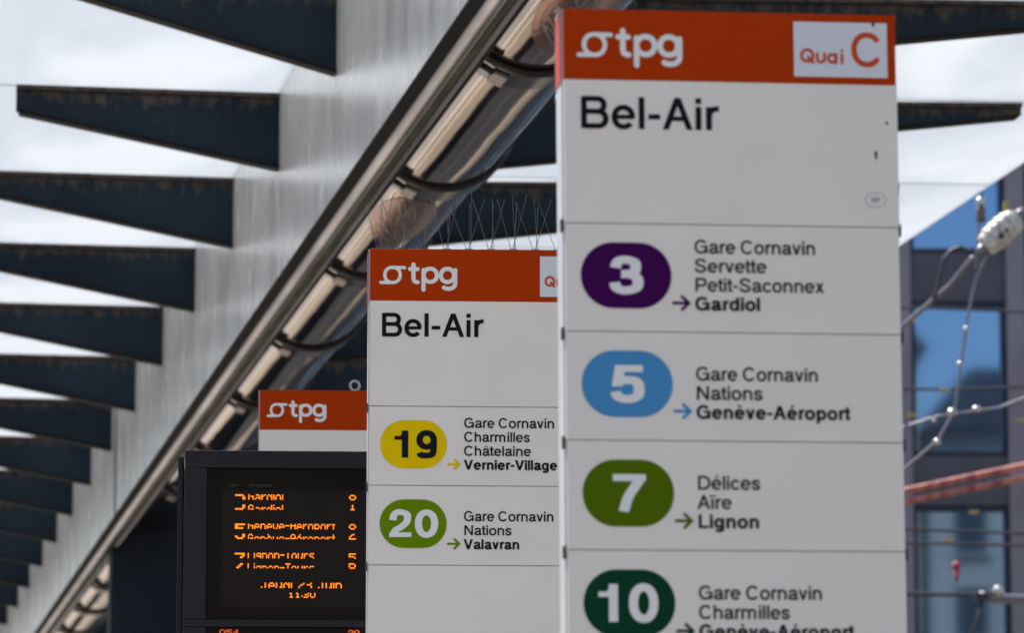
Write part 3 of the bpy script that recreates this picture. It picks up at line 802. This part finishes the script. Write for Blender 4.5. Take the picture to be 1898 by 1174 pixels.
# ================================================================= DEPARTURE DISPLAY
DOT = {
 'G': ["01110", "10001", "10000", "10111", "10001", "10001", "01110"], 'a': ["00000", "00000", "01110", "00001", "01111", "10001", "01111"],
 'r': ["0000", "0000", "1011", "1100", "1000", "1000", "1000"], 'd': ["00001", "00001", "01101", "10011", "10001", "10001", "01111"],
 'i': ["1", "0", "1", "1", "1", "1", "1"], 'o': ["00000", "00000", "01110", "10001", "10001", "10001", "01110"],
 'l': ["1", "1", "1", "1", "1", "1", "1"], 'e': ["00000", "00000", "01110", "10001", "11111", "10000", "01110"],
 'n': ["00000", "00000", "11110", "10001", "10001", "10001", "10001"], 'è': ["01000", "00100", "01110", "10001", "11111", "10000", "01110"],
 'é': ["00010", "00100", "01110", "10001", "11111", "10000", "01110"], 'v': ["00000", "00000", "10001", "10001", "10001", "01010", "00100"],
 '-': ["0000", "0000", "0000", "1111", "0000", "0000", "0000"], 'A': ["01110", "10001", "10001", "11111", "10001", "10001", "10001"],
 'p': ["00000", "00000", "11110", "10001", "10001", "11110", "10000"], 't': ["0100", "0100", "1110", "0100", "0100", "0100", "0011"],
 'L': ["10000", "10000", "10000", "10000", "10000", "10000", "11111"], 'g': ["00000", "00000", "01111", "10001", "01111", "00001", "01110"],
 'T': ["11111", "00100", "00100", "00100", "00100", "00100", "00100"], 'u': ["00000", "00000", "10001", "10001", "10001", "10011", "01101"],
 's': ["00000", "00000", "01111", "10000", "01110", "00001", "11110"], 'J': ["00111", "00010", "00010", "00010", "00010", "10010", "01100"],
 ' ': ["000"] * 7, ':': ["0", "0", "1", "0", "1", "0", "0"],
 '0': ["01110", "10001", "10001", "10001", "10001", "10001", "01110"], '1': ["00100", "01100", "00100", "00100", "00100", "00100", "01110"],
 '2': ["01110", "10001", "00001", "00110", "01000", "10000", "11111"], '3': ["11110", "00001", "00001", "01110", "00001", "00001", "11110"],
 '4': ["00010", "00110", "01010", "10010", "11111", "00010", "00010"], '5': ["11111", "10000", "11110", "00001", "00001", "10001", "01110"],
 '6': ["00110", "01000", "10000", "11110", "10001", "10001", "01110"], '7': ["11111", "00001", "00010", "00100", "01000", "01000", "01000"],
 '8': ["01110", "10001", "10001", "01110", "10001", "10001", "01110"],
}
def led_text(parent, s, u0, u1, v0, v1, rows, mat, bold=False, name='led_text', y=.0):
    cols = []
    for ch in s:
        gph = DOT[ch]
        for k in range(len(gph[0])): cols.append([gph[r][k] == '1' for r in rows])
        cols.append([False] * len(rows))
    cols.pop()
    pw, ph = (u1 - u0) / len(cols), (v1 - v0) / len(rows)
    bm = bmesh.new()
    for i, c in enumerate(cols):
        for j, on in enumerate(c):
            if on:
                x0, x1 = u0 + i * pw - .12 * pw, u0 + (i + 1) * pw + .0 * pw
                if bold: x0 -= .25 * pw; x1 += .25 * pw
                z0, z1 = v0 + j * ph, v0 + (j + .93) * ph
                m_ = .18 * min(pw, ph)
                zz = (i % 2) * .00005
                pts = [(x0 + m_, z0), (x1 - m_, z0), (x1, z0 + m_), (x1, z1 - m_), (x1 - m_, z1), (x0 + m_, z1), (x0, z1 - m_), (x0, z0 + m_)]
                bm.faces.new([bm.verts.new((p[0] / 1000, -y - zz, -p[1] / 1000)) for p in pts][::-1])
    for f in bm.faces:
        f.normal_update()
        if f.normal.y > 0: f.normal_flip()
    me_ = bpy.data.meshes.new(name); bm.to_mesh(me_); bm.free(); me_.materials.append(mat)
    return link(name, me_, parent)

dz = 2.8254
disp = tag(link('departure_display', None, loc=(-.7553, 9.9, 0), rot=(0, 0, YM)), 'black departure display with amber lit lines in front of the farthest sign', 'display')
DW, DH = .515, .66
# housing: a frame of four bars around a recessed screen, over a closed back
def barm(x0, x1, v0, v1, y0, y1): return MB().box(x0, x1, y0, y1, -v1, -v0)
hb = barm(0, DW, 0, DH, .022, .16)
case = link('housing', hb.mesh('housing', M['box'], bevel=.004), disp, (0, 0, dz))
link('housing_back', MB().box(-.016, -.0035, .03, .15, -DH + .01, -.012).mesh('housing_back', M['box'], bevel=.002), disp, (0, 0, dz))
for nm, a in (('bezel', (0, .052, .0405, .391)), ('bezel', (DW - .052, DW, .0405, .391)), ('bezel', (0, DW, 0, .040)), ('bezel', (0, DW, .3915, .408)), ('bezel', (0, .052, .4085, .52)), ('bezel', (DW - .052, DW, .4085, .52)), ('bezel', (0, DW, .5205, DH))):
    link(nm, barm(*a, 0, .0215).mesh(nm, M['box'], bevel=.0025), disp, (0, 0, dz))
scr = link('screen', barm(.0525, DW - .0525, .041, .3908, .014, .0210).mesh('screen', M['screen']), disp, (0, 0, dz))
link('led_field', barm(.085, DW - .085, .090, .362, .0128, .0139).mesh('led_field', flat('led_field', (0.012, 0.008, 0.007, 1), .5, 0, .15)), scr)
scr2 = link('screen', barm(.0525, DW - .0525, .409, .5198, .014, .0210).mesh('screen', M['screen']), disp, (0, 0, dz))
YL = -.0122
def LT_(s, u0, u1, v0, v1, rows, **k): led_text(scr, s, u0, u1, v0, v1, rows, M['led'], y=YL, **k)
U, Dn = [2, 3, 4, 5], [0, 1, 2, 3]
for (num, dest, ue, mn, va) in (('3', 'Gardiol', 227.4, '81', 100.6), ('5', 'Genève-Aéroport', 350, '82', 168.6), ('7', 'Lignon-Tours', 299.5, '56', 236.5)):
    LT_(num, 118, 139, va, va + 12.5, [0, 1, 2], bold=True, name='line_number')
    LT_(num, 118, 139, va + 24, va + 36, [4, 5, 6] if num != '7' else [2, 3, 4], bold=True, name='line_number')
    LT_(dest, 147, ue, va, va + 12.5, [2, 3, 4, 5], name='destination')
    LT_(dest, 147, ue, va + 24, va + 35.5, [0, 1, 2, 3], name='destination')
    LT_(mn[0], 380, 396, va, va + 12.5, [0, 1, 2, 3], name='minutes')
    LT_(mn[1], 380, 396, va + 23, va + 36, [3, 4, 5, 6], name='minutes')
LT_('Jeudi 23 Juin', 178, 364, 305, 317.5, [2, 3, 4, 5], name='date')
LT_('11:30', 241.6, 303.5, 328.5, 340, [1, 3, 4, 6], name='clock')
led_text(scr2, '054', 84, 128, 414, 428, [0, 1, 2, 3, 4, 5, 6], M['led_dim'], name='led_text', y=YL)
led_text(scr2, '20', 380, 405, 414, 428, [0, 1, 2, 3, 4, 5, 6], M['led_dim'], bold=True, name='led_text', y=YL)
link('screen_lettering', text_mesh('Ligne', 100, 82, 6, 25, .12, M['faint'], YL and -.0135, 'screen_lettering'), scr)
link('screen_lettering', text_mesh('Destination', 149, 82, 6, 53, .12, M['faint'], -.0135, 'screen_lettering'), scr)
link('mounting_post', MB().box(.20, .31, .165, .27, -dz + .152, -.02).mesh('mounting_post', M['column'], bevel=.004), disp, (0, 0, dz))
link('mounting_bracket', MB().box(.17, .34, .1605, .1645, -.5, -.1).mesh('mounting_bracket', M['steel']), disp, (0, 0, dz))

# ================================================================= OFFICE BUILDING behind
FY = 58.0
M['facade'] = noisy('facade_panel', (0.26, 0.215, 0.23, 1), (0.32, 0.27, 0.285, 1), (.8, .8, .8), .55)
M['band'] = M['band']
M['spandrel'] = noisy('spandrel_panel', (0.085, 0.075, 0.09, 1), (0.11, 0.10, 0.115, 1), (.8, .8, .8), .5)
M['frame'] = flat('window_frame', (0.012, 0.018, 0.035, 1), .35, .3)
mp_, nt_, pp_ = new_mat('blue_coated_glass')
pp_.inputs["Base Color"].default_value = (0.155, 0.25, 0.395, 1); pp_.inputs["Metallic"].default_value = 1.0; pp_.inputs["Roughness"].default_value = 0.03
M['pane'] = mp_
off = tag(link('office_building', None, loc=(0, FY, 0)), 'blurred dark grey office building with blue reflecting windows beside the canopy edge', 'building')
PIT, WW, WX0 = 1.56, 1.303, 5.425
STO, WH, WZ0 = 2.80, 2.14, 8.706
link('wall', MB().box(-2.4, 19, .36, 12, 0, 20.5).mesh('wall', M['spandrel']), off)
pier = MB().box(.002, PIT - WW - .002, 0, .36, 0, 20.4).mesh('pier_panel', M['facade'])
wfr = MB()
for x0, x1, z0, z1 in ((0, WW, 0, .07), (0, WW, WH - .07, WH), (0, .06, .07, WH - .07), (WW - .06, WW, .07, WH - .07)): wfr.box(x0, x1, .12, .30, z0, z1)
wfr = wfr.mesh('window_frame', M['frame'])
pane = MB().box(.06, WW - .06, .26, .28, .07, WH - .07).mesh('pane', M['pane'])
span = MB().box(.002, WW - .002, .10, .355, .002, STO - WH - .002).mesh('spandrel_panel', M['spandrel'])
for i in range(-4, 7):
    x = WX0 + i * PIT
    link('pier_panel', pier, off, (x + WW, 0, 0))
    for j in range(-3, 4):
        z = WZ0 + j * STO
        if z < 0: continue
        w_ = link('window', wfr, off, (x, 0, z)); link('pane', pane, w_)
        link('spandrel_panel', span, off, (x, 0, z + WH))
# building behind the photographer, seen only mirrored in the panes and the tube
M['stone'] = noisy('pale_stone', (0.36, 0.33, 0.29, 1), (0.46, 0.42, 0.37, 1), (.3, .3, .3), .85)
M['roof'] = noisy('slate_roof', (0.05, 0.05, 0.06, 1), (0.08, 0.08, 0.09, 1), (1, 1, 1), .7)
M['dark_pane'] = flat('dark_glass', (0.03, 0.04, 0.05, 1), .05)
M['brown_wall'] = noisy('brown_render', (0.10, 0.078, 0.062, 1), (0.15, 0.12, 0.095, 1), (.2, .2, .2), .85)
def town_house(x0, x1, y, h, lab, wall='stone'):
    t = tag(link('town_house', None, loc=(x0, y, 0)), lab, 'building', 'stone houses mirrored in the panes and the tube, the unseen street rows added')
    W_ = x1 - x0
    link('wall', MB().box(0, W_, -12, 0, 0, h).mesh('wall', M[wall]), t)
    link('roof', MB().prism([(-.4, h), (W_ + .4, h), (W_ - 1.5, h + 2.2), (1.5, h + 2.2)], 'y', -12.4, .5).mesh('roof', M['roof']), t)
    wm_ = MB(); 
    for a in ((0, 1.2, 0, .1, 1.9, 2.05), (-.1, 1.3, 0, .16, -.12, 0)): wm_.box(*a)
    wm_ = wm_.mesh('window', M['stone']); pm = MB().box(.02, 1.18, 0, .04, 0, 1.9).mesh('pane', M['dark_pane'])
    nx = int(W_ // 2.6)
    for i in range(nx):
        for j in range(int(h // 3.2)):
            w_ = link('window', wm_, t, (.9 + i * (W_ - 1.2) / nx, .003, 1.4 + j * 3.2)); link('pane', pm, w_)
    return t
town_house(-22, -4, -42, 20.0, 'pale stone house with slate roof mirrored faintly in the office windows, the lower one')
town_house(-3.6, 15, -42, 25.0, 'pale stone house with slate roof mirrored in the office windows, the taller one')
town_house(15.4, 36, -42, 22.0, 'pale stone house with slate roof mirrored faintly in the office windows, the wide one')

for (x, y, rz, ln, h, lab) in ((27, 74, 90, 34, 19, 'unseen stone house added along the far street side, mirrored as a pale streak in the tube'), (26, 36, 90, 34, 17, 'unseen stone house added on the street side nearer the office building, mirrored in the tube'),  # unseen street rows, added so the tube mirrors walls instead of sky
                               (-34, 44, -90, 34, 18, 'unseen shaded stone house added across the tracks, nearest the camera, mirrored in the tube'), (-36, 88, -90, 40, 20, 'unseen shaded stone house added across the tracks, the farther one, mirrored in the tube'), (22, 118, 180, 52, 18, 'unseen shaded stone house added to close the far end of the street, mirrored in the tube')):
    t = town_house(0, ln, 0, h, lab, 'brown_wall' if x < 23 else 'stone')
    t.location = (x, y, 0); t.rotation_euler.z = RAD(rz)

# ================================================================= OVERHEAD WIRES
M['porcelain'] = noisy('porcelain', (0.36, 0.32, 0.25, 1), (0.72, 0.68, 0.60, 1), (22, 22, 22), .45)
M['gold'] = flat('ochre_paint', (0.40, 0.31, 0.11, 1), .4)
M['galv'] = flat('galvanised_wire', (0.22, 0.215, 0.24, 1), .45, .5)
M['darkwire'] = flat('dark_wire', (0.05, 0.05, 0.06, 1), .5, .4)
M['copper'] = noisy('red_copper_cable', (0.30, 0.06, 0.04, 1), (0.60, 0.22, 0.16, 1), (16, 1, 1), .5, detail=1)
M['shiny'] = flat('shiny_fitting', (0.62, 0.60, 0.55, 1), .25, .7)
M['redlamp'] = flat('red_fitting', (0.42, 0.07, 0.06, 1), .6)
mast = tag(link('catenary_mast', None, loc=(2.15, 29, 0)), 'grey tram wire mast standing behind the nearest sign', 'mast')
link('pole', MB().tube([(0, 0, 0), (0, 0, 8.4)], [.10, .07], 20).mesh('pole', M['galv'], True), mast)
link('pole_cap', MB().tube([(0, 0, 8.4), (0, 0, 8.46)], [.08, .03], 20).mesh('pole_cap', M['galv'], True), mast)
link('foot_plate', MB().box(-.2, .2, -.2, .2, .0, .03).mesh('foot_plate', M['galv']), mast)
def wire(name, pts, r, mat, label, cat, group=None, n=8, sub=4):
    pp = []
    for i in range(len(pts) - 1):
        for k in range(sub):
            t = k / sub; a, b = Vector(pts[i]), Vector(pts[i + 1])
            pp.append(a.lerp(b, t))
    pp.append(Vector(pts[-1]))
    c0 = Vector(pts[0])
    o = link(name, MB().tube([p - c0 for p in pp], r, n).mesh(name, mat, True), None, pts[0])
    return tag(o, label, cat, group)
# big strain insulator
ins = tag(link('strain_insulator', None, loc=(2.99, 26.0, 6.165)), 'cream ribbed insulator with an ochre tab on the slanting stay below the glass edge', 'insulator')
ins.scale = (.88, .88, .88)
ax = Vector((.25, 0, .232)).normalized()
b = MB(); cs = []
prof = []
for k in range(25):
    s_ = -.165 + .33 * k / 24
    prof.append((s_, (.094 + .010 * abs(sin(k * pi / 4))) * (1 - .35 * abs(s_ / .165) ** 3) if 0 < k < 24 else .04))
b.tube([ax * s_ for s_, r in prof], [r for s_, r in prof], 20)
link('insulator_body', b.mesh('insulator_body', M['porcelain'], True), ins)
link('end_cap', MB().tube([ax * -.23, ax * -.15], [.025, .045], 12).mesh('end_cap', M['galv'], True), ins)
link('end_cap', MB().tube([ax * .15, ax * .23], [.045, .025], 12).mesh('end_cap', M['galv'], True), ins)
link('ochre_tab', MB().box(.02, .065, -.02, .02, .09, .215).mesh('ochre_tab', M['gold'], bevel=.008), ins)
link('dark_bolt', MB().ball((.03, -.085, .0), .02).ball((-.01, -.09, -.045), .024).mesh('dark_bolt', M['darkwire'], True), ins)
wire('stay_rod', [(2.82, 26.0, 6.01), (2.691, 26.2, 5.862), (2.288, 26.6, 5.543), (2.15, 28.9, 5.42)], .015, M['galv'], 'pale slanting stay rod running down-left from the cream insulator', 'stay')
wire('stay_rod', [(3.15, 26.0, 6.31), (3.6, 26.0, 6.74), (5.0, 26.0, 8.0)], .015, M['galv'], 'pale slanting stay rod running up-right from the cream insulator', 'stay')
wire('drop_wire', [(2.911, 26.0, 6.047), (2.829, 26.0, 5.863), (2.776, 26.0, 5.63), (2.742, 26.0, 5.397), (2.71, 26.0, 5.198), (2.691, 26.0, 5.066), (2.59, 26.0, 4.884), (2.358, 26.1, 4.686), (2.15, 28.9, 4.55)], .009, M['galv'], 'dark drop wire with bright beads hanging from the cream insulator', 'wire')
for i, (x, y, z, r, m_, lb) in enumerate([
    (2.761, 25.96, 5.558, .017, 'shiny', 'bright round clip, topmost on the bead-set drop wire'), (2.721, 25.96, 5.343, .018, 'shiny', 'bright round clip, second on the drop wire, just above the middle window half'),
    (2.575, 25.96, 4.862, .024, 'shiny', 'brightest round clip at the low end of the drop wire'), (2.735, 26.56, 5.125, .027, 'shiny', 'bright oval clip on the cross stay left of the drop wire joint'),
    (2.885, 26.56, 5.145, .024, 'shiny', 'bright oval clip on the cross stay right of the drop wire joint'), (2.565, 25.98, 4.99, .018, 'galv', 'dull round clip just above the brightest clip'), (2.531, 26.9, 5.757, .02, 'shiny', 'small pale clip beside the nearest sign above the big window')]):
    tag(link('wire_clip', MB().ball((0, 0, 0), r, 14, (1.25 if 'oval' in lb else 1, 1, .9)).mesh('wire_clip', M[m_], True), None, (x, y, z)), lb, 'clip', 'metal clips on the overhead wires')
wire('hook_cable', [(2.58, 26.05, 5.75)] + [(2.612, 26.05, 5.863), (2.64, 26.05, 5.997), (2.69, 26.05, 6.057), (2.747, 26.05, 6.077), (2.799, 26.05, 6.05), (2.815, 26.05, 5.995)], .013, M['darkwire'], 'black cable bent in a hook below the glass edge', 'cable', sub=3)
wire('hanger', [(2.981, 26.9, 6.75), (2.981, 27.0, 6.50), (2.940, 27.0, 6.10)], .008, M['galv'], 'thin vertical hanger wire under the small insulator', 'wire')
si = tag(link('small_insulator', None, loc=(2.979, 27.0, 6.50)), 'small grey and brown insulator in front of the top blue window', 'insulator')
link('insulator_body', MB().tube([(0, 0, z) for z in (-.10, -.08, -.05, -.02, .0)], [.02, .035, .026, .035, .02], 12).mesh('insulator_body', noisy('brown_ceramic', (.10, .07, .05, 1), (.16, .12, .10, 1)), True), si)
link('end_cap', MB().ball((0, 0, .035), .034).mesh('end_cap', M['shiny'], True), si)
wire('cross_stay', [(2.15, 28.9, 4.95), (2.316, 26.7, 5.011), (2.652, 26.6, 5.105), (2.797, 26.6, 5.126), (3.022, 26.6, 5.156), (3.191, 26.6, 5.22), (3.529, 26.6, 5.349), (5.5, 26.6, 6.0)], .009, M['galv'], 'thin pale cross stay sloping over the big blue window', 'stay')
G_ = 'twin red cables right of the nearest sign'
wire('red_cable', [(2.15, 29.1, 4.96), (2.38, 31.0, 5.045), (2.849, 31.0, 5.143), (3.702, 31.0, 5.323), (4.493, 31.0, 5.48), (7, 31, 5.98)], .024, M['copper'], 'upper of the twin red cables crossing below the big blue window', 'cable', G_)
wire('red_cable', [(2.15, 29.1, 4.87), (2.379, 31.0, 4.959), (2.848, 31.0, 5.064), (3.7, 31.0, 5.235), (4.491, 31.0, 5.386), (7, 31, 5.86)], .024, M['copper'], 'lower of the twin red cables crossing below the big blue window', 'cable', G_)
G_ = 'thin overhead wires in front of the office windows'
def tw(pts, r, lb): wire('overhead_wire', [(2.15, 29.1, pts[0][2])] + pts + [(9, pts[-1][1], pts[-1][2] + .05)], r, M['darkwire'], lb, 'wire', G_, sub=2)
tw([(2.295, 33.0, 6.251), (3.044, 33.0, 6.159), (3.543, 33.0, 6.159), (4.377, 33.0, 6.201)], .011, 'thin overhead wire crossing the middle of the big blue window')
tw([(2.283, 33.0, 5.059), (3.111, 33.0, 5.071), (3.939, 33.0, 5.038), (4.353, 33.0, 5.017)], .011, 'thin overhead wire near the top of the lowest window, upper of two')
tw([(2.351, 34.0, 5.108), (3.204, 34.0, 5.065), (4.057, 34.0, 5.05), (4.484, 34.0, 5.05)], .011, 'thin overhead wire near the top of the lowest window, lower of two')
tw([(2.277, 33.0, 4.582), (3.104, 33.0, 4.573), (3.567, 33.0, 4.565), (3.724, 33.0, 4.548), (4.343, 33.0, 4.532)], .016, 'dark overhead wire crossing the lowest window beside the bracket arm')
tw([(2.44, 35.0, 7.092), (3.326, 35.0, 7.114), (4.211, 35.0, 7.078)], .011, 'thin overhead wire along the top of the big blue window')
rl = tag(link('red_fitting', None, loc=(3.408, 33.0, 4.70)), 'small red hanging fitting in front of the lowest window', 'fitting')
link('fitting_head', MB().ball((0, 0, .09), .036, 14).mesh('fitting_head', M['redlamp'], True), rl)
link('fitting_stem', MB().tube([(0, 0, .06), (0, 0, -.04)], [.024, .010], 12).mesh('fitting_stem', M['redlamp'], True), rl)
am = tag(link('bracket_arm', None, loc=(3.422, 30.0, 4.273)), 'grey bracket arm with a bright round knob at the lower right edge', 'bracket')
link('arm_tube', MB().tube([(-.17, 0, .03), (-.08, 0, .0), (.5, 0, -.02), (4.5, 0, -.1)], [.02, .035, .03, .03], 12).mesh('arm_tube', M['galv'], True), am)
link('arm_knob', MB().ball((-.04, -.04, .045), .042, 14).mesh('arm_knob', M['shiny'], True), am)
link('arm_clamp', MB().box(-.20, -.06, -.03, .03, -.02, .04).mesh('arm_clamp', M['darkwire'], bevel=.01), am)
link('arm_drop', MB().tube([(-.142, 0, .0), (-.182, 0, -.151), (-.229, 0, -.263), (-.26, 0, -.5)], .012, 8).mesh('arm_drop', M['darkwire'], True), am)
for (x, y, z), lb in (((2.615, 28.0, 5.297), 'ochre tag at the edge of the nearest sign beside the big window'), ((3.342, 28.0, 5.261), 'ochre tag at the right picture edge level with the cross stay'),
                      ((2.837, 28.0, 5.461), 'ochre tag in the middle of the big blue window'), ((2.845, 28.0, 4.475), 'pale ochre tag in the lowest window, left of the other'), ((3.011, 28.0, 4.658), 'pale ochre tag in the lowest window near its top')):
    tag(link('wire_tag', MB().box(-.034, .034, -.01, .01, -.013, .013).mesh('wire_tag', M['gold'], bevel=.006), None, (x, y, z)), lb, 'tag', 'ochre tags on the wires')
